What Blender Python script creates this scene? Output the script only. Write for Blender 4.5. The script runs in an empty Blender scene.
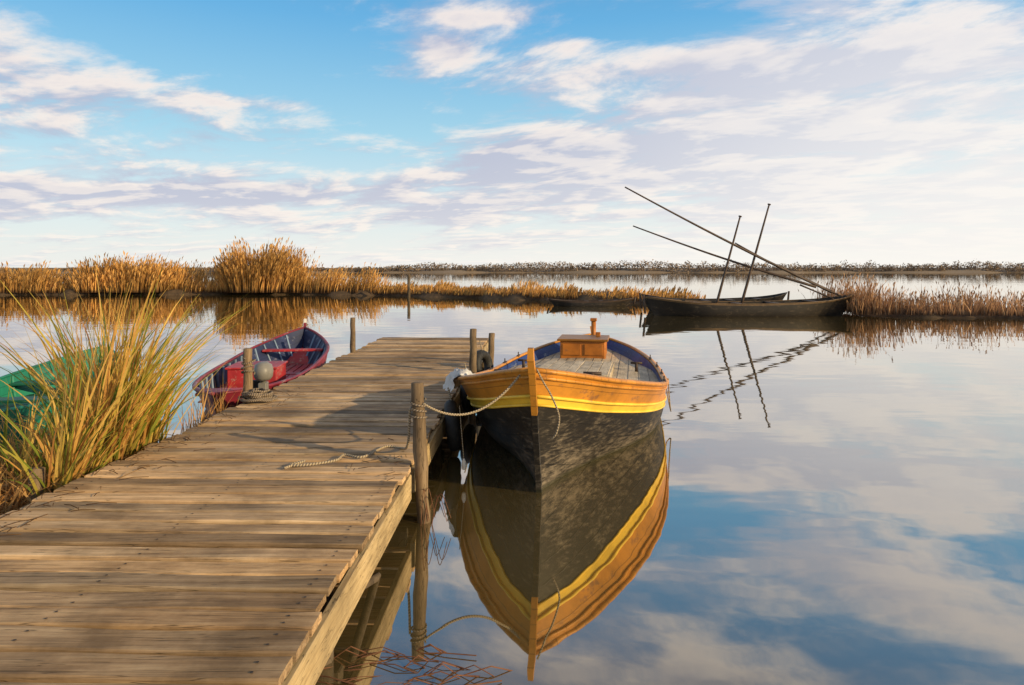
import bpy, math, random
import numpy as np
from mathutils import Vector, Matrix
random.seed(7); R=random.random
def U(a,b): return a+(b-a)*R()
S=bpy.context.scene
S.view_settings.view_transform='Standard'; S.view_settings.look='None'; S.view_settings.exposure=0
# ---------------------------------------------------------------- camera
H=2.07; F=683.0
cd=bpy.data.cameras.new("camera"); cam=bpy.data.objects.new("camera",cd); S.collection.objects.link(cam)
cam.location=(0,0,H); cam.rotation_euler=(math.radians(90),0,0)
cd.sensor_width=36; cd.lens=24.01; cd.shift_y=-74.5/1024; cd.clip_start=0.05; cd.clip_end=9000
S.camera=cam
# ---------------------------------------------------------------- mesh builder
class MB:
    def __init__(s): s.v=[];s.f=[];s.m=[];s.uv=[];s.sm=[]
    def add(s,vs,fs,mat=0,uvs=None,smooth=True):
        o=len(s.v); s.v.extend([tuple(p) for p in vs])
        s.uv.extend(uvs if uvs else [(0,0)]*len(vs))
        for i,f in enumerate(fs):
            s.f.append(tuple(o+k for k in f)); s.m.append(mat if not isinstance(mat,list) else mat[i]); s.sm.append(smooth)
    def build(s,name,mats,parent=None):
        me=bpy.data.meshes.new(name); me.from_pydata(s.v,[],s.f)
        for m in mats: me.materials.append(m)
        me.polygons.foreach_set("material_index",s.m); me.polygons.foreach_set("use_smooth",s.sm)
        ul=me.uv_layers.new(name="UVMap")
        li=np.empty(len(me.loops),dtype=np.int32); me.loops.foreach_get("vertex_index",li)
        ul.data.foreach_set("uv",np.array(s.uv,dtype=np.float32)[li].ravel())
        me.update()
        ob=bpy.data.objects.new(name,me); S.collection.objects.link(ob)
        if parent: ob.parent=parent
        return ob
def empty(name,loc=(0,0,0),rz=0):
    e=bpy.data.objects.new(name,None); S.collection.objects.link(e); e.location=loc; e.rotation_euler=(0,0,rz); e.empty_display_size=.3
    return e
def tube(mb,pts,r,n=8,mat=0,cap=True,closed=False,flat=1.0):
    pts=[Vector(p) for p in pts]; N=len(pts)
    rr=r if isinstance(r,(list,tuple)) else [r]*N
    vs=[];uv=[];prev=None;d=0
    for i,p in enumerate(pts):
        a=pts[(i-1)%N] if (closed or i>0) else p; b=pts[(i+1)%N] if (closed or i<N-1) else p
        t=(b-a).normalized()
        ref=Vector((0,0,1)) if abs(t.z)<.9 else Vector((0,1,0))
        if prev is not None: x=(prev-t*prev.dot(t)).normalized()
        else: x=t.cross(ref).normalized()
        prev=x; y=t.cross(x)
        if i: d+=(p-pts[i-1]).length
        for k in range(n):
            an=2*math.pi*(k+.5)/n
            vs.append(p+x*math.cos(an)*rr[i]+y*math.sin(an)*rr[i]*flat); uv.append((k/n,d))
    fs=[]
    for i in range(N if closed else N-1):
        j=(i+1)%N
        for k in range(n):
            l=(k+1)%n; fs.append((i*n+k,i*n+l,j*n+l,j*n+k))
    if cap and not closed:
        fs.append(tuple(range(n))[::-1]); fs.append(tuple((N-1)*n+k for k in range(n)))
    mb.add(vs,fs,mat,uv,smooth=n>5)
def obox(mb,c,size,mat=0,M=None,ch=.008):
    """box with chamfered edges"""
    sx,sy,sz=[q/2 for q in size]
    ch=min(ch,sx*.4,sy*.4,sz*.4)
    vs=[]
    for (a,b,cc) in ((-sz,ch,0),(-sz+ch,0,0),(sz-ch,0,0),(sz,ch,0)):
        x=sx-b;y=sy-b
        q=ch
        for (px,py) in ((x-q,-y),(x,-y+q),(x,y-q),(x-q,y),(-x+q,y),(-x,y-q),(-x,-y+q),(-x+q,-y)):
            vs.append(Vector((px,py,a)))
    if M is not None: vs=[M@v for v in vs]
    vs=[v+Vector(c) for v in vs]
    fs=[tuple(range(8))[::-1],tuple(24+k for k in range(8))]
    for i in range(3):
        for k in range(8): l=(k+1)%8; fs.append((i*8+k,i*8+l,i*8+8+l,i*8+8+k))
    mb.add(vs,fs,mat,None,False)
def interp(tab,t):
    for i in range(len(tab)-1):
        if t<=tab[i+1][0]:
            a,b=tab[i],tab[i+1]; u=(t-a[0])/(b[0]-a[0])
            p0=tab[i-1][1] if i>0 else a[1]; p3=tab[i+2][1] if i+2<len(tab) else b[1]
            m1=(b[1]-p0)/( b[0]-(tab[i-1][0] if i>0 else a[0]-1e-9) ) if i>0 else (b[1]-a[1])/(b[0]-a[0])
            m2=(p3-a[1])/((tab[i+2][0])-a[0]) if i+2<len(tab) else (b[1]-a[1])/(b[0]-a[0])
            h=b[0]-a[0]
            return (2*u**3-3*u**2+1)*a[1]+(u**3-2*u**2+u)*h*m1+(-2*u**3+3*u**2)*b[1]+(u**3-u**2)*h*m2
    return tab[-1][1]
def smooth(x): x=max(0,min(1,x)); return x*x*(3-2*x)
# ---------------------------------------------------------------- node helpers
class NT:
    def __init__(s,nt): s.nt=nt; nt.nodes.clear()
    def n(s,t,**k):
        nd=s.nt.nodes.new(t)
        for a,b in k.items(): setattr(nd,a,b)
        return nd
    def L(s,a,b): s.nt.links.new(a,b)
    def inp(s,sock,v):
        if hasattr(v,"links") or isinstance(v,bpy.types.NodeSocket): s.L(v,sock)
        else: sock.default_value=v
    def math(s,op,a,b=0.0,c=None,clamp=False):
        m=s.n("ShaderNodeMath",operation=op,use_clamp=clamp); s.inp(m.inputs[0],a); s.inp(m.inputs[1],b)
        if c is not None: s.inp(m.inputs[2],c)
        return m.outputs[0]
    def vm(s,op,a,b=(0,0,0)):
        m=s.n("ShaderNodeVectorMath",operation=op); s.inp(m.inputs[0],a)
        if op=='SCALE': s.inp(m.inputs[3],b)
        elif op!='NORMALIZE': s.inp(m.inputs[1],b)
        return m.outputs[0]
    def noise(s,vec,scale,detail=6,rough=.55,dist=0):
        m=s.n("ShaderNodeTexNoise"); s.L(vec,m.inputs["Vector"]); m.inputs["Scale"].default_value=scale
        m.inputs["Detail"].default_value=detail; m.inputs["Roughness"].default_value=rough; m.inputs["Distortion"].default_value=dist
        return m.outputs["Fac"]
    def ramp(s,fac,stops,interp='LINEAR'):
        m=s.n("ShaderNodeValToRGB"); s.L(fac,m.inputs[0]); cr=m.color_ramp; cr.interpolation=interp
        while len(cr.elements)>1: cr.elements.remove(cr.elements[-1])
        for i,(p,c) in enumerate(stops):
            e=cr.elements[0] if i==0 else cr.elements.new(p)
            e.position=p; e.color=(*c,1) if len(c)==3 else c
        return m.outputs[0]
    def sstep(s,x,a,b,lo=0.0,hi=1.0):
        m=s.n("ShaderNodeMapRange",interpolation_type='SMOOTHSTEP'); s.inp(m.inputs[0],x)
        for i,v in enumerate((a,b,lo,hi)): m.inputs[i+1].default_value=v
        return m.outputs[0]
    def mix(s,f,a,b,bt='MIX'):
        m=s.n("ShaderNodeMix",data_type='RGBA',blend_type=bt); s.inp(m.inputs[0],f)
        for i,v in ((6,a),(7,b)):
            if isinstance(v,tuple) and len(v)==3: v=(*v,1)
            s.inp(m.inputs[i],v)
        return m.outputs[2]
    def comb(s,x,y,z):
        m=s.n("ShaderNodeCombineXYZ"); s.inp(m.inputs[0],x); s.inp(m.inputs[1],y); s.inp(m.inputs[2],z); return m.outputs[0]
def material(name):
    m=bpy.data.materials.new(name); m.use_nodes=True; return m,NT(m.node_tree)
def finish(t,col,rough=.7,bump=None,bstr=.3,bdist=.01,spec=.3,trans=None):
    b=t.n("ShaderNodeBsdfPrincipled"); t.inp(b.inputs["Base Color"],col if not isinstance(col,tuple) else (*col,1))
    t.inp(b.inputs["Roughness"],rough); b.inputs["Specular IOR Level"].default_value=spec
    if bump is not None:
        bm=t.n("ShaderNodeBump"); bm.inputs["Strength"].default_value=bstr; bm.inputs["Distance"].default_value=bdist
        t.L(bump,bm.inputs["Height"]); t.L(bm.outputs[0],b.inputs["Normal"])
    o=t.n("ShaderNodeOutputMaterial")
    if trans:
        tr=t.n("ShaderNodeBsdfTranslucent"); t.L(col,tr.inputs[0]); ms=t.n("ShaderNodeMixShader"); ms.inputs[0].default_value=trans
        t.L(b.outputs[0],ms.inputs[1]); t.L(tr.outputs[0],ms.inputs[2]); t.L(ms.outputs[0],o.inputs[0])
    else: t.L(b.outputs[0],o.inputs[0])
def wood(name,c1,c2,c3,sc=(1.2,30,30),island=.5,bstr=.5,rough=.8,moss=None,tone=None):
    m,t=material(name)
    tc=t.n("ShaderNodeTexCoord"); geo=t.n("ShaderNodeNewGeometry"); ri=geo.outputs["Random Per Island"]
    off=t.comb(t.math('MULTIPLY',ri,37.0),t.math('MULTIPLY',ri,91.0),t.math('MULTIPLY',ri,13.0))
    base=t.vm('ADD',tc.outputs["Object"],off)
    v=t.vm('MULTIPLY',base,sc)
    g=t.noise(v,1.0,8,.65,.6); g2=t.noise(v,4.5,4,.6)
    big=t.noise(base,1.7,5,.6)
    gg=t.math('ADD',t.math('MULTIPLY',g,.75),t.math('MULTIPLY',g2,.25))
    col=t.ramp(gg,[(.25,c1),(.5,c2),(.78,c3)])
    iv=t.math('MULTIPLY_ADD',ri,island,1-island*.5)
    col=t.mix(1.0,col,t.comb(iv,iv,iv),'MULTIPLY')
    if tone:
        r2=t.math('FRACT',t.math('MULTIPLY',ri,7.31)); col=t.mix(1.0,col,t.ramp(r2,tone),'MULTIPLY')
    dk=t.sstep(big,.3,.62,.62,1.12); col=t.mix(1.0,col,t.comb(dk,dk,dk),'MULTIPLY')
    ck=t.noise(t.vm('MULTIPLY',base,(sc[0]*.7,sc[1]*1.6,sc[2]*1.6)),1.0,3,.5,.3)
    ck=t.math('ABSOLUTE',t.math('SUBTRACT',ck,.5)); ckm=t.sstep(ck,.0,.014,.45,1.0)
    col=t.mix(1.0,col,t.comb(ckm,ckm,ckm),'MULTIPLY')
    if moss:
        mm=t.sstep(t.noise(tc.outputs["Object"],.8,7,.7),.46,.66,0,.75); col=t.mix(mm,col,t.mix(1.0,col,moss,'MULTIPLY'))
    finish(t,col,rough,t.math('MULTIPLY_ADD',ckm,.6,gg),bstr,.006,.25)
    return m
def paint(name,c,c2,amount=.5,rough=.5,seam=None,sc=(2,2,5),bstr=.25,dirt=.5):
    m,t=material(name); tc=t.n("ShaderNodeTexCoord"); P=tc.outputs["Object"]
    n1=t.noise(t.vm('MULTIPLY',P,sc),1.5,8,.7,.3); n2=t.noise(P,18,5,.7)
    k=t.math('ADD',t.math('MULTIPLY',n1,.7),t.math('MULTIPLY',n2,.3))
    wear=t.sstep(k,.66-.22*amount,.72-.16*amount,0,1)
    col=t.mix(wear,c,c2)
    d=t.sstep(t.noise(P,2.3,6,.65),.3,.65,1-dirt*.7,1.08); col=t.mix(1.0,col,t.comb(d,d,d),'MULTIPLY')
    h=t.math('MULTIPLY',k,.6)
    if seam:
        uv=t.n("ShaderNodeSeparateXYZ"); t.L(tc.outputs["UV"],uv.inputs[0])
        fr=t.math('FRACT',t.math('DIVIDE',uv.outputs[1],seam)); sm=t.sstep(t.math('ABSOLUTE',t.math('SUBTRACT',fr,.5)),.44,.5,1,.5)
        col=t.mix(1.0,col,t.comb(sm,sm,sm),'MULTIPLY'); h=t.math('ADD',h,t.math('MULTIPLY',sm,.7))
    finish(t,col,rough,h,bstr,.012,.4)
    return m
def reedmat(name,stops,root,trans=.35):
    m,t=material(name); geo=t.n("ShaderNodeNewGeometry"); tc=t.n("ShaderNodeTexCoord")
    s=t.n("ShaderNodeSeparateXYZ"); t.L(tc.outputs["UV"],s.inputs[0])
    c=t.ramp(geo.outputs["Random Per Island"],stops)
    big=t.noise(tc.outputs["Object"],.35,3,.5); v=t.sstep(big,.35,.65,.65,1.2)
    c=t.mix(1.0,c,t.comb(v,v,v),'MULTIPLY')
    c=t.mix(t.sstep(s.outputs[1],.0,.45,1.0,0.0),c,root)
    finish(t,c,.65,None,spec=.2,trans=trans)
    return m
# ---------------------------------------------------------------- sun + world
SUNAZ=math.radians(118); SUNEL=math.radians(17)
sd=Vector((math.sin(SUNAZ)*math.cos(SUNEL),math.cos(SUNAZ)*math.cos(SUNEL),math.sin(SUNEL)))
ld=bpy.data.lights.new("sun",'SUN'); lo=bpy.data.objects.new("sun",ld); S.collection.objects.link(lo)
ld.energy=5.0; ld.angle=math.radians(.6); ld.color=(1,.76,.42); lo.rotation_euler=(-sd).to_track_quat('-Z','Y').to_euler(); lo.location=(20,-20,20)
W=bpy.data.worlds.new("World"); S.world=W; W.use_nodes=True; t=NT(W.node_tree)
W.cycles.sampling_method='MANUAL'; W.cycles.sample_map_resolution=512
sky=t.n("ShaderNodeTexSky",sky_type='NISHITA'); sky.sun_disc=False; sky.sun_elevation=SUNEL; sky.sun_rotation=SUNAZ
tc=t.n("ShaderNodeTexCoord"); D=t.vm('NORMALIZE',tc.outputs["Generated"])
sp=t.n("ShaderNodeSeparateXYZ"); t.L(D,sp.inputs[0]); x,y,z=sp.outputs
az=t.math('ARCTAN2',x,y); el=t.math('ARCSINE',t.math('MAXIMUM',z,0.0))
zz=t.math('ADD',t.math('MAXIMUM',z,0.0),.10)
P2=t.comb(t.math('ADD',t.math('DIVIDE',x,zz),t.math('MULTIPLY',t.math('DIVIDE',y,zz),.35)),t.math('DIVIDE',y,zz),3.1)
n=t.noise(P2,1.45,10,.64,.25)
P3=t.vm('ADD',P2,(.10,-.16,0.0)); n_s=t.noise(P3,1.45,4,.6,.25)
def gauss(px,py,sx,sy,amp):
    a=math.atan((px-512)/F); e=math.atan((268-py)/F*math.cos(a))
    dx=t.math('DIVIDE',t.math('SUBTRACT',az,a),sx/F); dy=t.math('DIVIDE',t.math('SUBTRACT',el,e),sy/F)
    r=t.math('ADD',t.math('MULTIPLY',dx,dx),t.math('MULTIPLY',dy,dy))
    return t.math('MULTIPLY',t.math('EXPONENT',t.math('MULTIPLY',r,-1.0)),amp)
B=None
for g in [(265,50,150,70,-.15),(230,140,170,28,-.08),(610,20,80,30,-.13),(400,100,110,26,-.05),(50,75,110,50,.13),(180,193,250,14,.19),
          (850,85,190,55,.17),(620,160,220,32,.17),(445,50,40,18,.10),(470,18,70,8,.10),(565,45,40,9,.12),(250,103,60,7,.14),(900,190,250,60,.14),(690,60,90,16,.10),(420,215,150,18,.10),(860,40,60,12,-.07),(960,20,80,20,.08),
          (300,-180,260,90,.10),(900,-200,300,60,.14),(640,-330,400,70,.10),(820,-105,150,26,-.18),(950,-300,160,40,-.12),(720,-250,120,30,-.10)]:
    q=gauss(*g); B=q if B is None else t.math('ADD',B,q)
B=t.math('ADD',B,t.sstep(el,.42,.8,0,.09))
d=t.math('ADD',n,B)
mask=t.sstep(d,.43,.66)
lit=t.sstep(t.math('SUBTRACT',n,n_s),-.08,.10)
thick=t.sstep(d,.58,.78)
lit=t.math('SUBTRACT',lit,t.math('MULTIPLY',thick,.4),clamp=True)
cc=t.mix(lit,(.46,.49,.64),(1.0,.88,.80))
cc=t.mix(t.sstep(az,-.2,.75,0,.5),cc,(.93,.90,.89))
up=t.sstep(el,.36,.75,0,.80); cc=t.mix(up,cc,t.mix(lit,(.17,.17,.17),(.70,.64,.55)))
grad=t.ramp(t.math('MULTIPLY',el,1/1.57),[(0,(.82,.88,.88)),(.05,(.67,.85,.92)),(.12,(.35,.71,.91)),(.22,(.13,.48,.85)),(.40,(.06,.17,.42)),(1,(.04,.14,.40))])
nis=t.vm('MULTIPLY',sky.outputs[0],(.10,.10,.10))
base=t.mix(.82,nis,grad)
hz=t.math('MULTIPLY',t.math('EXPONENT',t.math('DIVIDE',el,-.085)),t.sstep(az,-.9,.4,.5,1.0))
col=t.mix(t.math('MULTIPLY',mask,.92),base,cc)
right=t.math('MULTIPLY',t.sstep(az,.0,.7,0,.65),t.sstep(el,.05,.36,1,0))
col=t.mix(t.math('MULTIPLY',right,.95),col,(.98,.955,.92))
col=t.mix(t.math('MULTIPLY',hz,.9),col,(.99,.955,.89))
col=t.vm('SCALE',col,10.0)
bg=t.n("ShaderNodeBackground"); t.L(col,bg.inputs[0]); bg.inputs[1].default_value=.1
o=t.n("ShaderNodeOutputWorld"); t.L(bg.outputs[0],o.inputs[0])
# ---------------------------------------------------------------- materials
M_deck=wood("deck_wood",(.16,.10,.055),(.40,.275,.155),(.68,.51,.31),(1.0,20,20),.95,.9,.75,(.55,.50,.43),
   [(0,(1,.95,.88)),(.3,(1.05,1.02,1.0)),(.5,(.85,.88,.93)),(.75,(1.1,1.0,.86)),(1,(.95,.98,1.05))])
M_fascia=wood("fascia_wood",(.22,.15,.07),(.48,.35,.18),(.66,.52,.30),(26,1.3,26),.25,.6)
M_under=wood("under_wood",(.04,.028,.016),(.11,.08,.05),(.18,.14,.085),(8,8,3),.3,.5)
M_post=wood("post_wood",(.07,.042,.025),(.19,.13,.075),(.34,.25,.15),(22,22,1.6),.4,.8)
M_nail=paint("rusty_nail",(.04,.025,.015),(.08,.04,.02),.3,.6)
M_orange=paint("orange_paint",(.58,.24,.026),(.34,.15,.045),.5,.42,.11,dirt=.45)
M_yellow=paint("yellow_paint",(.82,.53,.05),(.55,.35,.10),.4,.42,dirt=.35)
M_boxo=paint("cabin_orange",(.46,.15,.014),(.28,.11,.03),.5,.45,dirt=.5)
M_blue=paint("blue_paint",(.02,.05,.20),(.25,.3,.36),.5,.5,.09,bstr=.4)
M_tan=wood("boat_deck",(.34,.25,.15),(.55,.44,.29),(.70,.58,.42),(26,1.2,26),.15,.4,.6)
M_red=paint("red_paint",(.42,.03,.035),(.45,.22,.18),.65,.5,None,(6,1,6),.3)
M_redseam=paint("red_hull",(.22,.02,.035),(.3,.2,.2),.6,.5,.12,(3,1,6),.4)
M_navy=paint("navy_paint",(.025,.035,.09),(.2,.2,.25),.5,.5,.12)
M_lblue=paint("pale_blue",(.20,.28,.38),(.3,.3,.3),.4)
M_teal=paint("teal_paint",(.015,.19,.12),(.08,.20,.14),.5,.5,.12)
M_white=paint("white_paint",(.75,.72,.66),(.5,.46,.4),.4)
M_dark=paint("dark_tar",(.020,.015,.011),(.08,.058,.036),.6,.6,.13)
M_pole=paint("pole_wood",(.06,.035,.022),(.14,.09,.05),.5,.6)
M_motor=paint("motor_grey",(.20,.19,.17),(.32,.28,.23),.5,.45)
m,t=material("black_hull"); tc=t.n("ShaderNodeTexCoord"); P=tc.outputs["Object"]
ps=t.n("ShaderNodeSeparateXYZ"); t.L(P,ps.inputs[0])
f1=t.noise(t.vm('MULTIPLY',P,(3,2,9)),2.8,10,.78,.2); f2=t.noise(t.vm('MULTIPLY',P,(2,1.2,1.5)),.9,4,.6)
low=t.sstep(ps.outputs[2],.02,.45,.075,0.0)
k=t.math('ADD',t.math('ADD',t.math('MULTIPLY',f1,.72),t.math('MULTIPLY',f2,.28)),low)
wr=t.sstep(k,.49,.70,0,.8)
col=t.mix(wr,(.018,.015,.012),(.26,.21,.15))
slime=t.sstep(ps.outputs[2],.0,.07,.75,0); col=t.mix(slime,col,(.035,.035,.014))
uv=t.n("ShaderNodeSeparateXYZ"); t.L(tc.outputs["UV"],uv.inputs[0])
fr=t.math('FRACT',t.math('DIVIDE',uv.outputs[1],.15)); sm=t.sstep(t.math('ABSOLUTE',t.math('SUBTRACT',fr,.5)),.455,.5,1,.45)
col=t.mix(1.0,col,t.comb(sm,sm,sm),'MULTIPLY')
finish(t,col,t.math('MULTIPLY_ADD',wr,.25,.52),t.math('ADD',t.math('MULTIPLY',k,.8),t.math('MULTIPLY',sm,.6)),.4,.01,.35); M_black=m
def simple(name,c1,c2,sc,rough=.8,b=.3):
    m,t=material(name); tc=t.n("ShaderNodeTexCoord"); k=t.noise(tc.outputs["Object"],sc,8,.65)
    finish(t,t.ramp(k,[(.3,c1),(.7,c2)]),rough,k,b,.02); return m
M_mud=simple("mud",(.035,.023,.014),(.13,.085,.045),3,.85,.8)
M_land=simple("far_land",(.20,.15,.10),(.28,.21,.14),.05)  # shore ridge brown has distance haze painted into its colour
M_rubber=simple("rubber",(.012,.012,.012),(.035,.033,.03),15,.6)
M_cloth=simple("cloth",(.5,.48,.44),(.75,.73,.7),6,.9,.5)
def ropem(name,c1,c2):
    m,t=material(name); tc=t.n("ShaderNodeTexCoord"); s_=t.n("ShaderNodeSeparateXYZ"); t.L(tc.outputs["UV"],s_.inputs[0])
    tw=t.math('SINE',t.math('ADD',t.math('MULTIPLY',s_.outputs[1],260.0),t.math('MULTIPLY',s_.outputs[0],6.283)))
    finish(t,t.ramp(t.math('MULTIPLY_ADD',tw,.5,.5),[(0,c1),(.6,c2)]),.9,tw,.6,.004); return m
M_rope=ropem("rope",(.15,.11,.07),(.42,.34,.23)); M_ropeg=ropem("old_rope",(.08,.06,.045),(.27,.21,.15))
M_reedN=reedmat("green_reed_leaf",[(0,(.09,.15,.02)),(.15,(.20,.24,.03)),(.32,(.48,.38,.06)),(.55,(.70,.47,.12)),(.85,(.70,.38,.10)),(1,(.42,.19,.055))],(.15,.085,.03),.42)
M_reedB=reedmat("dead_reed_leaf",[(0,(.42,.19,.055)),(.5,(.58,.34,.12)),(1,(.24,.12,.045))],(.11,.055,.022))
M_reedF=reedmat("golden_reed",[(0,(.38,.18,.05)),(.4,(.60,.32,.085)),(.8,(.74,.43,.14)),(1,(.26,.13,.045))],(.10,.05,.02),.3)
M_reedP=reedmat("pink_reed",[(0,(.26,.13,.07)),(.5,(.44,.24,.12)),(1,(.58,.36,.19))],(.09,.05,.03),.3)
M_tree=reedmat("far_foliage",[(0,(.20,.145,.10)),(.5,(.27,.20,.14)),(1,(.36,.27,.19))],(.22,.16,.12),.2)  # aerial haze is painted into these foliage tones, no volume used
# ---------------------------------------------------------------- water
m,t=material("lake_water"); tc=t.n("ShaderNodeTexCoord"); P=tc.outputs["Object"]
w1=t.noise(t.vm('MULTIPLY',P,(.7,1.6,1)),1.1,2,.4); w2=t.noise(t.vm('MULTIPLY',P,(.5,1.2,1)),.16,3,.5)
hgt=t.math('ADD',t.math('MULTIPLY',w1,.28),t.math('MULTIPLY',w2,1.5))
bm=t.n("ShaderNodeBump"); bm.inputs["Strength"].default_value=1.0; bm.inputs["Distance"].default_value=.010; t.L(hgt,bm.inputs["Height"])
lw=t.n("ShaderNodeLayerWeight"); lw.inputs[0].default_value=.5; t.L(bm.outputs[0],lw.inputs["Normal"])
fac=t.math('MULTIPLY_ADD',t.math('POWER',lw.outputs["Facing"],2.2),.74,.22)
df=t.n("ShaderNodeBsdfDiffuse"); t.L(t.ramp(t.noise(P,.25,4,.5),[(.3,(.070,.054,.019)),(.7,(.098,.074,.028))]),df.inputs[0])
gl=t.n("ShaderNodeBsdfGlossy"); gl.inputs["Color"].default_value=(.97,.94,.89,1); gl.inputs["Roughness"].default_value=.02; t.L(bm.outputs[0],gl.inputs["Normal"])
ms=t.n("ShaderNodeMixShader"); t.L(fac,ms.inputs[0]); t.L(df.outputs[0],ms.inputs[1]); t.L(gl.outputs[0],ms.inputs[2])
o=t.n("ShaderNodeOutputMaterial"); t.L(ms.outputs[0],o.inputs[0]); M_water=m
mb=MB(); mb.add([(-4000,-300,0),(4000,-300,0),(4000,6000,0),(-4000,6000,0)],[(0,1,2,3)]); mb.build("lake_water",[M_water])
# ---------------------------------------------------------------- far land and trees
mb=MB(); vs=[];fs=[];N=900
for i in range(N+1):
    X=-1500+3200*i/N; e=298+3*math.sin(i*.3)+2*math.sin(i*.77)
    vs+= [(X,e,-.1),(X,e+3,.5),(X,e+14,1.6+.3*math.sin(i*.41)+.25*math.sin(i*1.3)+U(-.2,.2)),(X,5500,2.0)]
for i in range(N):
    for k in range(3): a=i*4+k; fs.append((a,a+4,a+5,a+1))
mb.add(vs,fs); mb.build("ground",[M_land])
mb=MB()
def tri_cloud(cx,cy,cz,rx,ry,rz,n,s):
    for _ in range(n):
        while True:
            a,b,c=U(-1,1),U(-1,1),U(-1,1)
            if a*a+b*b+c*c<1: break
        p=Vector((cx+a*rx,cy+b*ry,cz+c*rz)); vs=[]
        for k in range(3): vs.append(p+Vector((U(-s,s),U(-s,s),U(-s,s)*.9)))
        mb.add(vs,[(0,1,2)],0,[(0,.2+.1*max(0,p.z))]*3,False)
X=-320
while X<430:
    left=smooth((-44-X)/40); hh=(U(3.6,4.9)+.6*math.sin(X*.031)+.4*math.sin(X*.13))*(1-.5*left)
    if R()<.08: hh*=1.25
    w=U(1.6,4.5); tri_cloud(X,U(301,308),hh*.5,w,1.6,hh*.5,95,.55); X+=U(.9,2.0)
mb.build("tree_line",[M_tree])
# ---------------------------------------------------------------- reed blades
def blade(mb,x,y,z0,h,w,lean,ldir,seg=3,droop=0,mat=0,tw=None,plume=0):
    a=U(0,math.pi) if tw is None else tw; cx,cy=math.cos(a)*w/2,math.sin(a)*w/2
    vs=[];uv=[];fs=[]
    for i in range(seg+1):
        u=i/seg; l=lean*(u**1.6)*h; dz=h*u-droop*h*u**3
        px=x+math.cos(ldir)*l; py=y+math.sin(ldir)*l; ww=(1-u**2*.92) if i<seg else .05
        vs.append((px-cx*ww,py-cy*ww,z0+dz)); vs.append((px+cx*ww,py+cy*ww,z0+dz)); uv+=[(0,u),(1,u)]
        if i: k=2*i; fs.append((k-2,k-1,k+1,k))
    if plume:
        o=len(vs); b=Vector(((vs[-1][0]+vs[-2][0])/2,(vs[-1][1]+vs[-2][1])/2,vs[-1][2]))
        for dx,dz in ((0,-plume*.5),(.14*plume,0),(.05*plume,plume*.5),(-.12*plume,.1*plume)):
            vs.append((b.x+dx*math.cos(a)+math.cos(ldir)*max(dz,0)*.6,b.y+dx*math.sin(a),b.z+dz)); uv.append((0,1))
        fs.append((o,o+1,o+2,o+3)); fs.append((o-2,o-1,o))
    mb.add(vs,fs,mat,uv,False)
def polyat(poly,u):
    L=[0]
    for i in range(1,len(poly)): L.append(L[-1]+math.dist(poly[i],poly[i-1]))
    d=u*L[-1]
    for i in range(1,len(poly)):
        if d<=L[i]+1e-9:
            k=(d-L[i-1])/(L[i]-L[i-1]); return [poly[i-1][j]+(poly[i][j]-poly[i-1][j])*k for j in (0,1)]
    return list(poly[-1])
def bank(name,poly,depth,h,n=140):
    mb=MB(); vs=[];fs=[];K=7
    for i in range(n+1):
        u=i/n; px,py=polyat(poly,u); e=min(1,min(u,1-u)*n/6); wob=.5*math.sin(i*.7)+.35*math.sin(i*1.9+1)+.2*math.sin(i*4.1)
        for k in range(K):
            v=k/(K-1); zz=-.25+(h+.25)*(math.sin(math.pi*min(1,v*1.0))**.5 if 0<v<1 else 0)*(.4+.6*e)*(1+.15*math.sin(i*1.3+k))
            vs.append((px,py+wob+v*depth*(.25+.75*e),zz))
    for i in range(n):
        for k in range(K-1): a=i*K+k; fs.append((a,a+K,a+K+1,a+1))
    mb.add(vs,fs); mb.build(name,[M_mud])
polyA=[(-95,58),(-60,54),(-39,51.5),(-20,53),(-8,50),(-3,46.5),(3,42),(9,38),(10.5,37)]
polyB=[(14.6,28.6),(17,28.3),(21,27.4),(30,25.5),(60,24)]
bank("lake_bank",polyA,6,.55); bank("lake_bank.001",polyB,6,.3,90)
def hA(X):
    pxx=512+F*X/52
    h=1.55+.35*math.sin(X*.9)+.3*math.sin(X*.37+1)
    h+=2.5*math.exp(-((pxx-258)/34)**2)+1.3*math.exp(-((pxx-140)/34)**2)+.9*math.exp(-((pxx-100)/18)**2)+.4*math.exp(-((pxx-340)/28)**2)+.5*math.exp(-((pxx-10)/30)**2)
    h*= 1-.50*smooth((X+12)/8)
    return h
mb=MB()
for _ in range(19000):
    u=R(); X,Y=polyat(polyA,u); v=R()**1.3
    if X>-1 and R()<.35: continue
    hh=hA(X)*U(.5,1.05)*(.75+.5*v if v<.5 else 1)
    cl=.5+.5*math.sin(X*2.1)+.3*math.sin(X*5.3)
    if X>-14: hh*=.6+.45*max(0,cl)
    else: hh*=.85+.2*cl
    blade(mb,X+U(-.3,.3),Y+.5+v*4.8,.15,hh,U(.04,.09),U(0,.35),U(-.6,.9),3,U(0,.15),0,None,U(.2,.45) if R()<.5 else 0)
for (pxx,wd,hh0,cnt) in ((258,3.1,3.7,3800),(135,3.6,2.6,2400),(100,2.0,2.7,900),(20,3,2.2,700)):
    cx=(pxx-512)/F*53.5
    for _ in range(cnt):
        a=U(0,6.283); r=math.sqrt(R()); X=cx+math.cos(a)*r*wd; Y=54+math.sin(a)*r*2.2
        h2=hh0*math.sqrt(max(.05,1-(r*.95)**2))*U(.6,1.12)*(1+.12*math.sin(a*5))
        blade(mb,X,Y,.2,h2,U(.05,.10),U(.05,.45),math.atan2(math.sin(a)*.6,math.cos(a)+.25),3,U(0,.15),0,None,U(.25,.5) if R()<.6 else 0)
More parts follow.
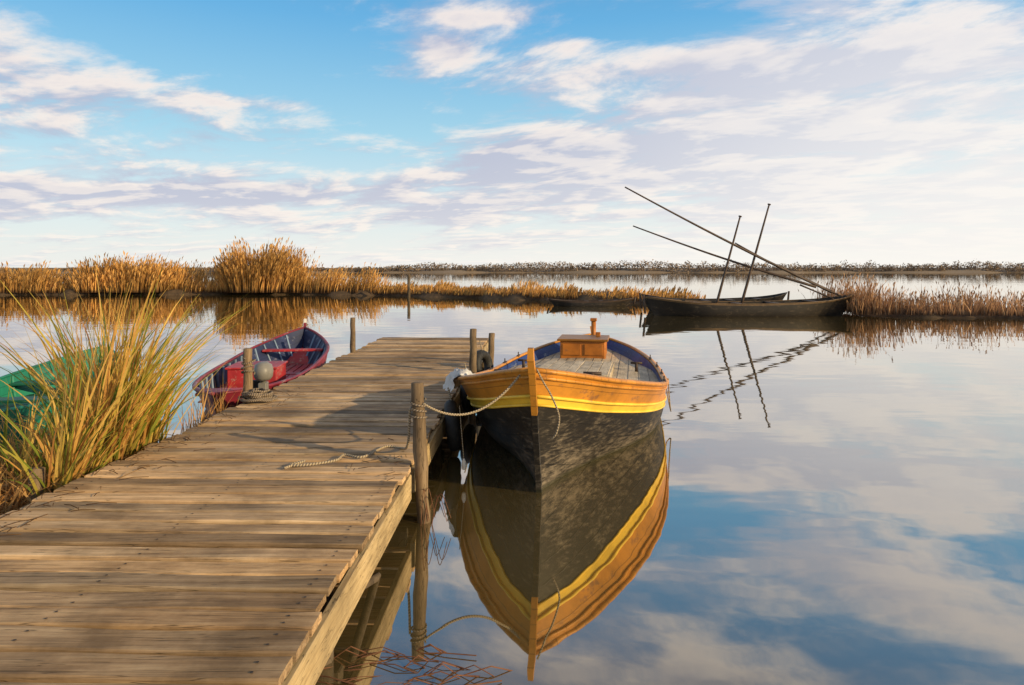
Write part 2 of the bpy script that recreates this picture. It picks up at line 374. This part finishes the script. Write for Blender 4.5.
for _ in range(4200):
    u=R(); X,Y=polyat(polyA,u)
    blade(mb,X,Y+U(.7,1.9),.25,U(.3,.8),U(.03,.07),U(.2,.9),U(-2.4,-.6),2,U(.0,.5))
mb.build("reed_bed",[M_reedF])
mb=MB()
for _ in range(9000):
    u=R()**1.4; X,Y=polyat(polyB,u); v=R()**1.3
    hh=U(.5,1.2)*(.78+.25*math.sin(X*1.7)+.2*math.sin(X*4.3))*(1+.5*math.exp(-((X-15.2)/.7)**2))
    blade(mb,X+U(-.2,.4),Y+.2+v*4.5,.1,hh,U(.02,.045),U(0,.45),U(-1,1.2)+(3.14 if R()<.35 else 0),3,U(0,.15),0,None,U(.12,.26) if R()<.45 else 0)
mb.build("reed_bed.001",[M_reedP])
mb=MB(); tube(mb,[(-7.4,49,-.3),(-7.4,49,1.6)],.11,8); mb.build("marker_post",[M_under])
# ---------------------------------------------------------------- jetty
ZD=.47; JW=2.42
def J(x,y,z): return Vector((-.985+.028*y+x, y-.028*x, z))
jet=empty("wooden_jetty")
mb=MB(); yy=1.0; nl=MB()
while yy<15.8:
    w=U(.138,.172); gap=U(.018,.034); x0=-JW-U(-.01,.06); x1=U(-.025,.018); ty=U(-.008,.008); dz=U(-.009,.008); ch=.011; SEG=12; tilt=U(-.005,.005)
    ph=R()*6; vs=[];fs=[];th=.040; e0=U(-.006,.006)
    for i in range(SEG+1):
        xx=x0+(x1-x0)*i/SEG; k=(i/SEG-.5)*2; yo=yy+ty*k+.0025*math.sin(ph+i*.8); zo=ZD+dz+.003*math.sin(ph*2+i*.9)+tilt*k
        wv=w+.004*math.sin(ph*3+i*1.1)
        for (py,pz) in ((ch,0),(wv-ch,e0),(wv-.002,e0-ch*.6),(wv,-ch*1.6),(wv,-th),(0,-th),(0,-ch*1.6),(.002,-ch*.6)):
            vs.append(J(xx,yo+py,zo+pz))
    for i in range(SEG):
        for q in range(8): r_=(q+1)%8; fs.append((i*8+q,i*8+r_,i*8+8+r_,i*8+8+q))
    fs.append(tuple(range(8))); fs.append(tuple(SEG*8+q for q in range(8))[::-1])
    mb.add(vs,fs,0,None,False)
    for nx in (-.12,-1.21,-2.30):
        for ny in (.3,.7):
            k=((nx-x0)/(x1-x0)-.5)*2; ii=(nx-x0)/(x1-x0)*SEG
            c=J(nx+U(-.012,.012),yy+w*ny+U(-.008,.008),ZD+dz+.003*math.sin(ph*2+ii*.9)+tilt*k+e0*ny+.003); vs=[c+Vector((.0075*math.cos(a*1.047),.0075*math.sin(a*1.047),.001)) for a in range(6)]
            nl.add(vs,[tuple(range(6))],0,None,False)
    yy+=w+gap
mb.build("deck_planks",[M_deck],jet); nl.build("nail_heads",[M_nail],jet)
mb=MB(); Mj=Matrix.Rotation(-.028,3,'Z')
for (a,b) in ((1.0,2.2),(2.205,5.50),(5.66,9.6),(9.61,12.7),(12.71,15.8)):
    obox(mb,J(.0,(a+b)/2,ZD-.056-.105),(.045,b-a,.205),0,Mj,.006)
    obox(mb,J(-JW+.02,(a+b)/2,ZD-.056-.09),(.045,b-a,.17),0,Mj,.006)
mb.build("edge_beams",[M_fascia],jet)
mb=MB()
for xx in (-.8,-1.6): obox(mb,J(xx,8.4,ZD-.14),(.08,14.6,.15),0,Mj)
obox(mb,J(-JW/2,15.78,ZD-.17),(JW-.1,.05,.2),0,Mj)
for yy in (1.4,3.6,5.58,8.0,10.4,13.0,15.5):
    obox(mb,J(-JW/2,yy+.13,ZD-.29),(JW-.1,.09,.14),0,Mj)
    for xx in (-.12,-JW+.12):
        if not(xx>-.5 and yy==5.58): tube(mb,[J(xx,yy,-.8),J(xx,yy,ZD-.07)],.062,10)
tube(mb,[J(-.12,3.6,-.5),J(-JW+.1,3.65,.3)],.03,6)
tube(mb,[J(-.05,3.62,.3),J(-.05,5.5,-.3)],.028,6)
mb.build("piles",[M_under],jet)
# reed litter blown on the boards along the left edge and around the post
mb=MB()
for _ in range(120):
    yy=U(3.0,9.0); xx=-JW+.02+abs(random.gauss(0,.22)); p=J(xx,yy,ZD+.012); a=U(0,3.14); L_=U(.04,.22)
    tube(mb,[p,p+Vector((math.cos(a)*L_*.5,math.sin(a)*L_*.5,.008)),p+Vector((math.cos(a)*L_,math.sin(a)*L_,.0))],.0028,4)
for _ in range(18):
    p=J(U(-.5,-.05),U(5.0,6.4),ZD+.012); a=U(0,3.14); L_=U(.03,.12)
    tube(mb,[p,p+Vector((math.cos(a)*L_,math.sin(a)*L_,.002))],.0025,4)
mb.build("reed_litter",[M_reedB])
def post(name,p,zt,r,tx=0,ty=0,z0=-.9,rope=True,mat=None):
    mb=MB(); n=16; P=[]
    for i in range(n):
        u=i/(n-1); z=z0+(zt-z0)*u; P.append((p[0]+tx*(z-.47)+.005*math.sin(i*2.1),p[1]+ty*(z-.47)+.004*math.cos(i*1.7),z))
    e=empty(name)
    tube(mb,P+[(P[-1][0],P[-1][1],zt+.006)],[r*(1+.07*math.sin(i*1.3)) for i in range(n-1)]+[r*.95,r*.7],14)
    mb.build("stake",[mat or M_post],e)
    if rope:
        mb=MB(); pts=[]
        for i in range(52):
            a=i*.42; z=zt-.13-.0034*i+.006*math.sin(i*.31); q=(p[0]+tx*(z-.47),p[1]+ty*(z-.47)); pts.append((q[0]+math.cos(a)*(r+.007),q[1]+math.sin(a)*(r+.007),z))
        tube(mb,pts,.008,6); mb.build("rope_wrap",[M_ropeg],e)
    return e
pp=J(.085,5.58,0); post("mooring_post",pp,1.13,.054,-.045,0)
p2=J(.09,10.5,0); post("mooring_post",p2,1.13,.055,.01,0,rope=False)
p3=J(.30,11.5,0); post("mooring_post",p3,.97,.055,.05,0,rope=False)
post("mooring_post",(-3.03,13.0,0),1.12,.05,0,0,rope=False)
p5=J(-JW-.06,8.3,0); post("mooring_post",p5,1.08,.055,-.01,0,rope=False)
# ---------------------------------------------------------------- ropes
def catmull(pts,n=10):
    P=[Vector(p) for p in pts]; P=[P[0]]+P+[P[-1]]; out=[]
    for i in range(1,len(P)-2):
        for k in range(n):
            u=k/n; a,b,c,d=P[i-1],P[i],P[i+1],P[i+2]
            out.append(.5*((2*b)+(-a+c)*u+(2*a-5*b+4*c-d)*u*u+(-a+3*b-3*c+d)*u**3))
    out.append(P[-2]); return out
def sag(a,b,s,n=24):
    a=Vector(a);b=Vector(b); return [a.lerp(b,i/n)-Vector((0,0,4*s*(i/n)*(1-i/n))) for i in range(n+1)]
def rope(name,pts,r=.011): mb=MB(); tube(mb,pts,r,7); return mb.build(name,[M_rope])
BOW=Vector((.17,5.8,0)); AX=math.radians(10)
def BW(x,y,z):
    return Vector((BOW.x+x*math.cos(AX)+y*math.sin(AX), BOW.y-x*math.sin(AX)+y*math.cos(AX), z))
ptop=Vector((pp[0]-.03,pp[1],.97))
rope("mooring_rope",sag(ptop+Vector((.05,-.03,0)),BW(-.1,.12,1.17),.21),.010)
zr=ZD+.018
rope("deck_rope",catmull([ptop+Vector((-.06,0,-.05)),ptop+Vector((-.10,.15,-.38)),(-.98,6.0,zr),(-1.12,6.05,zr),(-1.25,5.72,zr),(-1.42,5.78,zr),(-1.45,5.62,zr),(-1.62,5.50,zr),(-1.78,5.48,zr),(-1.70,5.60,zr),(-1.80,5.40,zr)],12),.011)
mb=MB(); pts=[]
for i in range(210):
    a=i*.31; k=i/210; rr=(.17-.07*k)+.03*math.sin(i*.05)+.02*math.sin(i*1.1); pts.append((p5[0]+.17+math.cos(a)*rr+.025*math.sin(i*.17),p5[1]-.14+math.sin(a)*rr*.95,zr+.10*k*k+.008*k+.018*(1+math.sin(i*.9))*.5))
tube(mb,pts,.015,7)
pts=[]
for i in range(60):
    a=i*.4; pts.append((p5[0]+math.cos(a)*(.07+.012*math.sin(i*.31)),p5[1]+math.sin(a)*.072,zr+.28+.0034*i+.012*math.sin(i*.7)))
tube(mb,pts,.010,7)
mb.build("rope_coil",[M_ropeg])
# ---------------------------------------------------------------- hull generator
class Hull:
    def __init__(s,L,B,bt,sheer,zk,rb,rs,bowV=.4,sternV=.3,fw=.3):
        s.L,s.B,s.bt,s.sh,s.zk,s.rb,s.rs,s.bowV,s.sternV,s.fw=L,B,bt,sheer,zk,rb,rs,bowV,sternV,fw
    def zs(s,t): return interp(s.sh,t)
    def pt(s,t,z,side,inset=0,dz=0):
        zs=s.zs(t); r=max(0,min(1,(zs-z)/(zs-s.zk))); b=max(.012,interp(s.bt,t)*s.B)
        w=max(1-smooth(t/s.bowV),1-smooth((1-t)/s.sternV))
        f=(1-w)*(1-r**3)**s.fw+w*(1-r)**1.05
        y=s.L*t+s.rb*r*(1-t)**3-s.rs*r*t**3
        hw=b*f
        y+=inset*(1.6*(1-smooth(t/.08))-1.6*(1-smooth((1-t)/.08)))
        hw=max(hw-inset,.004)
        return Vector((side*hw,y,z+dz))
    def outer(s,mb,rows,mats,nT=60,rest=9,restmat=0):
        for side in (-1,1):
            vs=[];uv=[];fs=[];ml=[]
            nr=len(rows)+rest
            for i in range(nT+1):
                t=i/nT; t=t*t*(3-2*t)*.35+t*.65; zs=s.zs(t)
                for k in range(nr):
                    if k<len(rows): dep=rows[k]
                    else: dep=rows[-1]+(zs-s.zk-rows[-1])*((k-len(rows)+1)/rest)
                    vs.append(s.pt(t,zs-dep,side)); uv.append((t*s.L,dep))
            for i in range(nT):
                for k in range(nr-1):
                    a=i*nr+k; q=(a,a+1,a+nr+1,a+nr); fs.append(q if side<0 else q[::-1])
                    ml.append(mats[k] if k<len(mats) else restmat)
            mb.add(vs,fs,ml,uv)
    def inner(s,mb,floor,inset,mat,fmat,crown=0,nT=60,K=5,C=8):
        for side in (-1,1):
            vs=[];uv=[];fs=[]
            for i in range(nT+1):
                t=i/nT; zs=s.zs(t); fz=floor(t)
                for k in range(K):
                    z=zs+(fz-zs)*k/(K-1); vs.append(s.pt(t,z,side,inset)); uv.append((t*s.L,zs-z))
            for i in range(nT):
                for k in range(K-1):
                    a=i*K+k; q=(a,a+K,a+K+1,a+1); fs.append(q if side<0 else q[::-1])
            mb.add(vs,fs,mat,uv)
        vs=[];uv=[];fs=[]
        for i in range(nT+1):
            t=i/nT; fz=floor(t); a=s.pt(t,fz,-1,inset); b=s.pt(t,fz,1,inset)
            for k in range(C+1):
                p=a.lerp(b,k/C); p.z+=crown*(1-(2*k/C-1)**2)*min(1,(b.x-a.x)/.8); vs.append(p); uv.append((p.y,p.x))
        for i in range(nT):
            for k in range(C): a=i*(C+1)+k; fs.append((a,a+1,a+C+2,a+C+1))
        mb.add(vs,fs,fmat,uv)
    def rail(s,mb,dep,out,r,mat,flat=1.0,t0=0,t1=1,n=6,nT=60):
        for side in (-1,1):
            tube(mb,[s.pt(t0+(t1-t0)*i/nT,s.zs(t0+(t1-t0)*i/nT)-dep,side,-out) for i in range(nT+1)],r,n,mat,True,False,flat)
bt=[(0,.015),(.03,.24),(.06,.40),(.1,.57),(.16,.75),(.23,.90),(.32,.98),(.45,1.0),(.6,.985),(.75,.88),(.87,.66),(.95,.36),(1,.03)]
# ---- main orange fishing boat
fb=empty("fishing_boat",BOW,-AX)
h=Hull(8.5,1.27,bt,[(0,1.19),(.05,1.08),(.1,.98),(.25,.75),(.4,.60),(.55,.50),(.75,.50),(.9,.58),(1,.68)],-.35,.72,.4,.42,.35)
mb=MB(); h.outer(mb,[0,.05,.13,.225,.26,.31],[1,1,1,2,2],restmat=0,rest=10); mb.build("hull",[M_black,M_orange,M_yellow],fb)
mb=MB(); h.rail(mb,-.012,-.012,.045,0,.55); h.rail(mb,.05,.004,.016,0); mb.build("gunwale",[M_orange],fb)
mb=MB(); h.rail(mb,.225,.006,.016,0); h.rail(mb,.31,.004,.012,0); mb.build("rub_rail",[M_yellow],fb)
dk=lambda t:h.zs(t)-.085-.10*smooth((.12-t)/.12)-.07*smooth((t-.62)/.2)
mb=MB(); h.inner(mb,dk,.055,0,1,.08); mb.build("deck",[M_blue,M_tan],fb)
mb=MB()
stem=[Vector((0,-.075,1.40)),Vector((0,-.07,1.3))]+[h.pt(0,z,1)*1.0+Vector((-.012,-.035,0)) for z in (1.15,.95,.8)]
tube(mb,stem,[.032,.040,.040,.038,.036],4,0)
stem2=[h.pt(0,z,1)+Vector((-.012,-.035,0)) for z in (.8,.6,.3,.05,-.2,-.35)]
tube(mb,stem2,.036,4,1)
tube(mb,[h.pt(1,z,1)+Vector((-.012,.03,0)) for z in (-.3,.1,.4,.7)]+[Vector((0,8.55,.86))],.045,4,0)
mb.build("stem_posts",[M_orange,M_black],fb)
mb=MB()
for k in range(-7,8):
    xx=k*.155; pts=[]
    for i in range(50):
        t=.03+.94*i/49; w=interp(h.bt,t)*h.B-.08
        if abs(xx)<w-.02: f=dk(t); a=h.pt(t,f,1,.055).x; pts.append((xx,h.L*t,f+.08*(1-(xx/max(a,.01))**2)*min(1,2*a/.8)))
    if len(pts)>2: tube(mb,pts,.004,4)
mb.build("deck_seams",[M_dark],fb)
mb=MB()
def zd(y): return dk(y/8.5)+.08
for (y0,y1,w0,n) in ((1.5,2.5,.56,4),(3.3,5.5,1.05,7)):
    zc=(zd(y0)+zd(y1))/2; sl=math.atan2(zd(y1)-zd(y0),y1-y0); Mr=Matrix.Rotation(sl,3,'X')
    for s_ in (-1,1): obox(mb,(s_*w0/2,(y0+y1)/2,zc+.0),(.05,y1-y0,.10),1,Mr)
    for q in (y0,y1): obox(mb,(0,q,zd(q)+.0),(w0+.05,.05,.10),1,Mr)
    for k in range(n):
        ww=w0/n; obox(mb,(-w0/2+ww*(k+.5),(y0+y1)/2,zc+.05+U(-.003,.003)),(ww-.006,y1-y0+.06,.025),0,Mr)
mb.build("hatches",[M_tan,M_tan],fb)
mb=MB()
bx=-.05; by=7.05; bz=zd(by)
obox(mb,(bx,by,bz+.12),(.82,.75,.34),0,None,.02); obox(mb,(bx,by,bz+.305),(.92,.86,.04),1,None,.012)
for q in (-.2,.2): obox(mb,(bx+q,by-.382,bz+.13),(.33,.02,.2),0)
obox(mb,(bx+.25,by+.2,bz+.36),(.09,.09,.08),0)
tube(mb,[(bx+.12,8.1,dk(.93)),(bx+.12,8.1,1.02)],.05,8,0); obox(mb,(bx+.12,8.1,1.03),(.13,.13,.06),0)
mb.build("engine_box",[M_boxo,M_orange],fb)
mb=MB()
for (cx,cy) in ((-.45,1.05),(.45,1.05),(-.9,5.2),(.9,5.2)):
    z_=zd(cy); tube(mb,[(cx,cy,z_-.06),(cx,cy,z_+.1)],.025,8); tube(mb,[(cx-.09,cy,z_+.09),(cx+.09,cy,z_+.09)],.018,6)
mb.build("cleats",[M_pole],fb)
mb=MB()
for tt in (.3,.5,.62,.72):
    for sd_ in (-1,1):
        p=h.pt(tt,h.zs(tt),sd_); obox(mb,p+Vector((-.02*sd_,0,.03)),(.045,.2,.035),0); tube(mb,[p+Vector((-.02*sd_,0,.02)),p+Vector((-.02*sd_,0,.10))],.010,6)
mb.build("thole_pins",[M_pole],fb)
mb=MB(); pts=[]
for i in range(150):
    a=i*.35; rr=.16-.05*math.sin(i*.045); pts.append((-.35+math.cos(a)*rr,2.9+math.sin(a)*rr,zd(2.9)+.0+.0006*i+.006*math.sin(i*.8)))
tube(mb,pts,.011,6); mb.build("deck_coil",[M_ropeg],fb)
rope("bow_rope",catmull([BW(.05,-.06,1.22),BW(.1,-.0,1.1),BW(.16,.05,.98),BW(.22,.1,.80),BW(.2,.1,.66),BW(.16,.12,.60)]),.008)
rope("stern_rope",sag(BW(1.29,3.2,.66),BW(1.34,3.5,.18),.06)+sag(BW(1.34,3.5,.18),BW(1.30,4.3,.52),.05),.008)
mb=MB(); vs=[];fs=[];N=18
for i in range(N+1):
    for k in range(N+1):
        yl=1.5+1.25*i/N; u=(k/N-.5)*2; tt=yl/8.5; p=h.pt(tt,h.zs(tt),-1)
        e=1-abs(i/N-.5)*2
        vs.append(BW(p.x+u*.20*(.6+.4*e)-.0+.02*math.sin(i*1.7+k),p.y+.03*math.sin(k*1.1),p.z+.05+.07*e**.5-abs(u)**2*.20*(1 if u<0 else .45)+.026*math.sin(i*1.9)*math.cos(k*1.3)))
for i in range(N):
    for k in range(N): a=i*(N+1)+k; fs.append((a,a+1,a+N+2,a+N+1))
mb.add(vs,fs); mb.build("white_cloth",[M_cloth])
def tyre(c,nrm,Rr,r):
    mb=MB(); q=Vector(nrm).to_track_quat('Z','Y').to_matrix(); n=28
    tube(mb,[Vector(c)+q@Vector((math.cos(2*math.pi*i/n)*Rr,math.sin(2*math.pi*i/n)*Rr,0)) for i in range(n)],r,10,0,False,True)
    tube(mb,[Vector(c)+Vector((0,0,Rr)),Vector(c)+Vector((-.05,0,.42))],.01,6,1)
    mb.build("tyre_fender",[M_rubber,M_rope])
tyre(J(.11,7.6,.32),(1,.1,.1),.21,.075); tyre(J(.12,9.4,.34),(1,-.1,.1),.2,.07); tyre(J(.20,11.1,.48),(1,-.5,.2),.19,.075)
mb=MB(); fp=J(.33,6.65,.16)
tube(mb,[fp+Vector((0,0,q)) for q in (-.05,-.04,0,.03,.045,.055)],[.012,.022,.024,.02,.011,.01],10,0)
tube(mb,[fp+Vector((0,0,.05)),fp+Vector((-.05,.1,.55))],.004,5,1); mb.build("mooring_float",[M_white,M_rope])
# ---- open rowing boats
def openboat(name,loc,rz,L,B,sheer,mo,mi,mf,mr,ribm,seats,fl=.1,zk=-.25,box=None,tipm=None):
    e=empty(name,loc,rz)
    hh=Hull(L,B,bt,sheer,zk,.45,.3,.4,.3)
    mb=MB()
    hh.outer(mb,[0,.05,.12],[1,1],restmat=0,rest=8,nT=44); mb.build("hull",[mo,mr],e)
    mb=MB(); hh.inner(mb,lambda t:fl+.25*smooth((.14-t)/.14)+.2*smooth((t-.88)/.12),.04,0,1,0,nT=44); mb.build("interior",[mi,mf],e)
    mb=MB(); hh.rail(mb,-.01,-.015,.035,0,.6,nT=44); mb.build("gunwale",[mr],e)
    mb=MB()
    for i in range(int(L/.38)):
        t=.07+.86*i/int(L/.38)
        for sd_ in (-1,1):
            zt=hh.zs(t); tube(mb,[hh.pt(t,zt-.01+(fl-zt)*k/5,sd_,.055) for k in range(6)],.02,5)
    mb.build("ribs",[ribm],e)
    mb=MB()
    for (t,dep,wd) in seats:
        z=hh.zs(t)-dep; a=hh.pt(t,z,1,.05).x; obox(mb,(0,t*L,z),(2*a,wd,.04),0)
    for k in range(-4,5): obox(mb,(k*.13,L*.5,fl+.02),(.11,L*.62,.02),0)
    if box: obox(mb,box[0],box[1],0,None,.015); obox(mb,Vector(box[0])+Vector((0,0,box[1][2]/2+.015)),(box[1][0]+.05,box[1][1]+.05,.03),0)
    mb.build("thwarts",[mf],e)
    mb=MB(); zt=hh.zs(0)
    tube(mb,[hh.pt(0,z,1)+Vector((-.01,-.02,0)) for z in (zk,0,zt*.6,zt)]+[Vector((0,-.05,zt+.1))],.035,4,0)
    tube(mb,[Vector((0,-.05,zt+.1)),Vector((0,-.06,zt+.19))],[.035,.03],4,1); mb.build("stem_post",[mr,tipm or mr],e)
    return e,hh
sh=[(0,.80),(.1,.66),(.25,.54),(.5,.46),(.75,.44),(1,.48)]
rb,rh=openboat("rowing_boat",(-4.40,14.5,0),math.radians(180+6.5),6.0,.78,sh,M_redseam,M_navy,M_red,M_redseam,M_lblue,[(.20,.10,.2),(.40,.30,.2),(.66,.30,.2),(.86,.08,.4)],.16,box=((.10,3.5,.34),(.75,.7,.30)),tipm=M_white)
mb=MB(); ox,oy,oz=-.50,5.62,.62
tube(mb,[(ox,oy,oz-.02),(ox,oy,oz+.02),(ox,oy-.0,oz+.10),(ox,oy-.01,oz+.18),(ox,oy-.01,oz+.215)],[.085,.115,.125,.105,.05],12,0,True,False,1.25)
tube(mb,[(ox,oy,oz-.02),(ox,oy+.03,oz-.70)],.035,8,0); obox(mb,(ox,oy,oz-.12),(.10,.16,.14),0)
tube(mb,[(ox,oy,oz+.02),(ox+.05,oy-.35,oz+.06)],.015,6,0); tube(mb,[(ox+.05,oy-.35,oz+.06),(ox+.06,oy-.47,oz+.07)],.022,8,1)
obox(mb,(ox+.12,oy-.06,oz-.10),(.18,.07,.14),1)
mb.build("outboard_motor",[M_motor,M_rubber],rb)
openboat("rowing_boat",(-6.95,11.6,0),math.radians(180+9),4.3,.80,[(a,b*.9) for a,b in sh],M_teal,M_teal,M_teal,M_teal,M_teal,[(.3,.12,.26),(.55,.12,.28),(.8,.1,.4)],.12)
# ---- dark sailing barges with poles
def barge(loc,rz,L,B,sheer,rail,name="sailing_barge"):
    e=empty(name,loc,rz); hh=Hull(L,B,bt,sheer,-.25,.7,.5,.35,.3); mb=MB()
    hh.outer(mb,[0,.06],[1],restmat=0,nT=36,rest=6); mb.build("hull",[M_dark,rail],e)
    mb=MB(); hh.inner(mb,lambda t:hh.zs(t)-.18,.05,0,0,.04,nT=36); mb.build("deck",[M_dark],e)
    mb=MB(); hh.rail(mb,-.01,-.01,.03,0,.7,nT=36); mb.build("gunwale",[rail],e)
    mb=MB()
    for t_ in (.2,.38,.55,.75): z=hh.zs(t_)-.03; a=hh.pt(t_,z,1,.05).x; obox(mb,(0,t_*L,z),(2*a,.25,.05),0)
    for s_ in (0,1): 
        p=hh.pt(s_,hh.zs(s_),1); tube(mb,[(0,p.y,0.1),(0,p.y+(-.08 if s_==0 else .08),p.z+.08)],.05,6)
    mb.build("thwarts",[M_pole],e); return e
shb=[(0,.92),(.08,.76),(.2,.64),(.5,.54),(.8,.60),(1,.82)]
M_ochre=paint("ochre_rail",(.15,.09,.04),(.08,.05,.025),.5)
e1=barge((15.0,29.9,0),math.radians(91),9.2,1.0,shb,M_ochre)
e2=barge((13.3,33.0,0),math.radians(88),7.0,1.0,[(a,b*.95) for a,b in shb],M_dark)
e3=barge((6.6,37.0,0),math.radians(86),4.6,.6,[(0,.42),(.2,.32),(.5,.27),(.8,.28),(1,.36)],M_pole,"punt_boat")
def pole(parent,a,b,r0,r1,nm,tip=0):
    mb=MB(); a=Vector(a);b=Vector(b)
    n=14; tube(mb,[a.lerp(b,i/n)+Vector((0,0,-.10*math.sin(math.pi*i/n)*(1 if abs(b.x-a.x)>4 else 0))) for i in range(n+1)],[r0+(r1-r0)*i/n for i in range(n+1)],8)
    if tip: tube(mb,[b,b+(b-a).normalized()*.05],.07,8)
    ob=mb.build(nm,[M_pole]); ob.parent=parent; ob.matrix_parent_inverse=(Matrix.Translation(parent.location)@parent.rotation_euler.to_matrix().to_4x4()).inverted()
pole(e1,(8.90,29.8,.41),(9.95,29.8,4.30),.06,.035,"mast",1)
pole(e1,(10.09,30.1,.40),(11.33,30.1,4.85),.065,.035,"mast_aft",1)
pole(e1,(14.24,30.4,1.0),(4.83,29.2,5.53),.07,.03,"yard")
pole(e1,(13.31,29.9,1.24),(5.49,31.0,3.98),.065,.03,"yard_spare")
pole(e1,(14.99,30.3,.65),(9.80,30.0,3.17),.045,.028,"punt_pole")
pole(e1,(12.61,29.9,1.33),(14.27,29.9,.63),.04,.03,"tiller")
# ---------------------------------------------------------------- near left bank
mb=MB(); vs=[];fs=[];NX,NY=50,60
for i in range(NX+1):
    for k in range(NY+1):
        X=-8.5+5.35*i/NX; Y=1.0+6.6*k/NY
        e=min(1,(X+8.5)/1.2,(7.1-Y-.9*smooth((-4.6-X)/1))/1.4,(-3.05-X)/.5,(Y-.9)/1); e=smooth(e)
        vs.append((X,Y,-.25+.40*e+.04*math.sin(X*5+Y*3)+.03*math.sin(X*11-Y*7)+.02*U(-1,1)))
for i in range(NX):
    for k in range(NY): a=i*(NY+1)+k; fs.append((a,a+NY+1,a+NY+2,a+1))
mb.add(vs,fs); mb.build("muddy_bank",[M_mud])
mb=MB()
for c in range(42):
    cy=U(5.4,7.3); cx=-U(.515,.66)*cy
    if cx>-3.55: cx=-3.6
    g=math.exp(-((cx/cy+.585)/.055)**2)
    tall=1.05+1.0*g+U(-.2,.1)
    for _ in range(19):
        L_=tall*U(.45,1.1); blade(mb,cx+U(-.09,.09),cy+U(-.12,.12),.02,L_,U(.016,.038),U(.08,.65),U(-.9,.9) if R()<.7 else U(2.2,4.0),9,U(.0,.34),0)
for _ in range(90):
    y0=U(5.4,7.2); x0=min(-3.6,-U(.52,.64)*y0); blade(mb,x0,y0,.02,U(1.5,2.1),U(.012,.018),U(0,.3),U(-.6,.8) if R()<.8 else U(2.4,3.8),7,U(0,.12),0)
for c in range(5):
    cy=U(5.6,6.6); cx=-U(.68,.76)*cy; tall=U(.8,1.3)
    for _ in range(14): blade(mb,cx+U(-.09,.09),cy+U(-.12,.12),.02,tall*U(.5,1.1),U(.014,.03),U(.08,.7),U(-.9,3.9),9,U(.0,.34),0)
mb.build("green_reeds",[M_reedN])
mb=MB()
for _ in range(2300):
    x0=U(-5.6,-3.28); y0=U(3.2,6.6)
    if x0>-3.42 and R()<.5: continue
    blade(mb,x0,y0,.08,U(.2,.62),U(.012,.030),U(.3,1.5),U(0,6.28),6,U(.1,.85),0)
for _ in range(480):
    x0=U(-4.9,-3.7); y0=U(4.9,6.8); tl=U(.5,1.15) if x0/y0>-.66 else U(.3,.7); blade(mb,x0,y0,.08,tl,U(.012,.026),U(.1,.8),U(-.5,2.2) if R()<.7 else U(2.5,4),7,U(0,.5),0)
for _ in range(110):
    blade(mb,U(-3.62,-3.36),U(7.3,8.2),-.02,U(.4,.95),U(.008,.016),U(0,.5),U(-.6,3.6),6,U(0,.3),0)
mb.build("dead_reeds",[M_reedB])
mb=MB(); tube(mb,[(-3.75,5.35,-.1),(-3.72,5.35,.50)],[.06,.055],9); mb.build("wooden_stub",[M_post])
mb=MB()
for _ in range(42):
    x0,y0=U(-1.05,-.25),U(3.25,3.7); a=U(-.4,.6)+(3.14 if R()<.4 else 0); L_=U(.12,.45)
    tube(mb,[(x0,y0,-.005),(x0+math.cos(a)*L_*.5,y0+math.sin(a)*L_*.4,U(.0,.05)),(x0+math.cos(a)*L_,y0+math.sin(a)*L_*.8,U(-.02,.02))],U(.0018,.004),5)
for _ in range(6):
    x0,y0=pp[0]+U(-.02,.12),pp[1]-U(0,.1); a=U(-1,1.5); L_=U(.2,.45)
    tube(mb,catmull([(x0,y0,-.02),(x0+.05*math.cos(a),y0,.16*L_/.3),(x0+.3*L_*math.cos(a),y0-.1,.22*L_/.3),(x0+.5*L_*math.cos(a),y0-.12,.08)],5),.0028,5)
M_st=simple("dead_stem",(.09,.035,.018),(.22,.10,.05),9)
mb.build("floating_stems",[M_st])
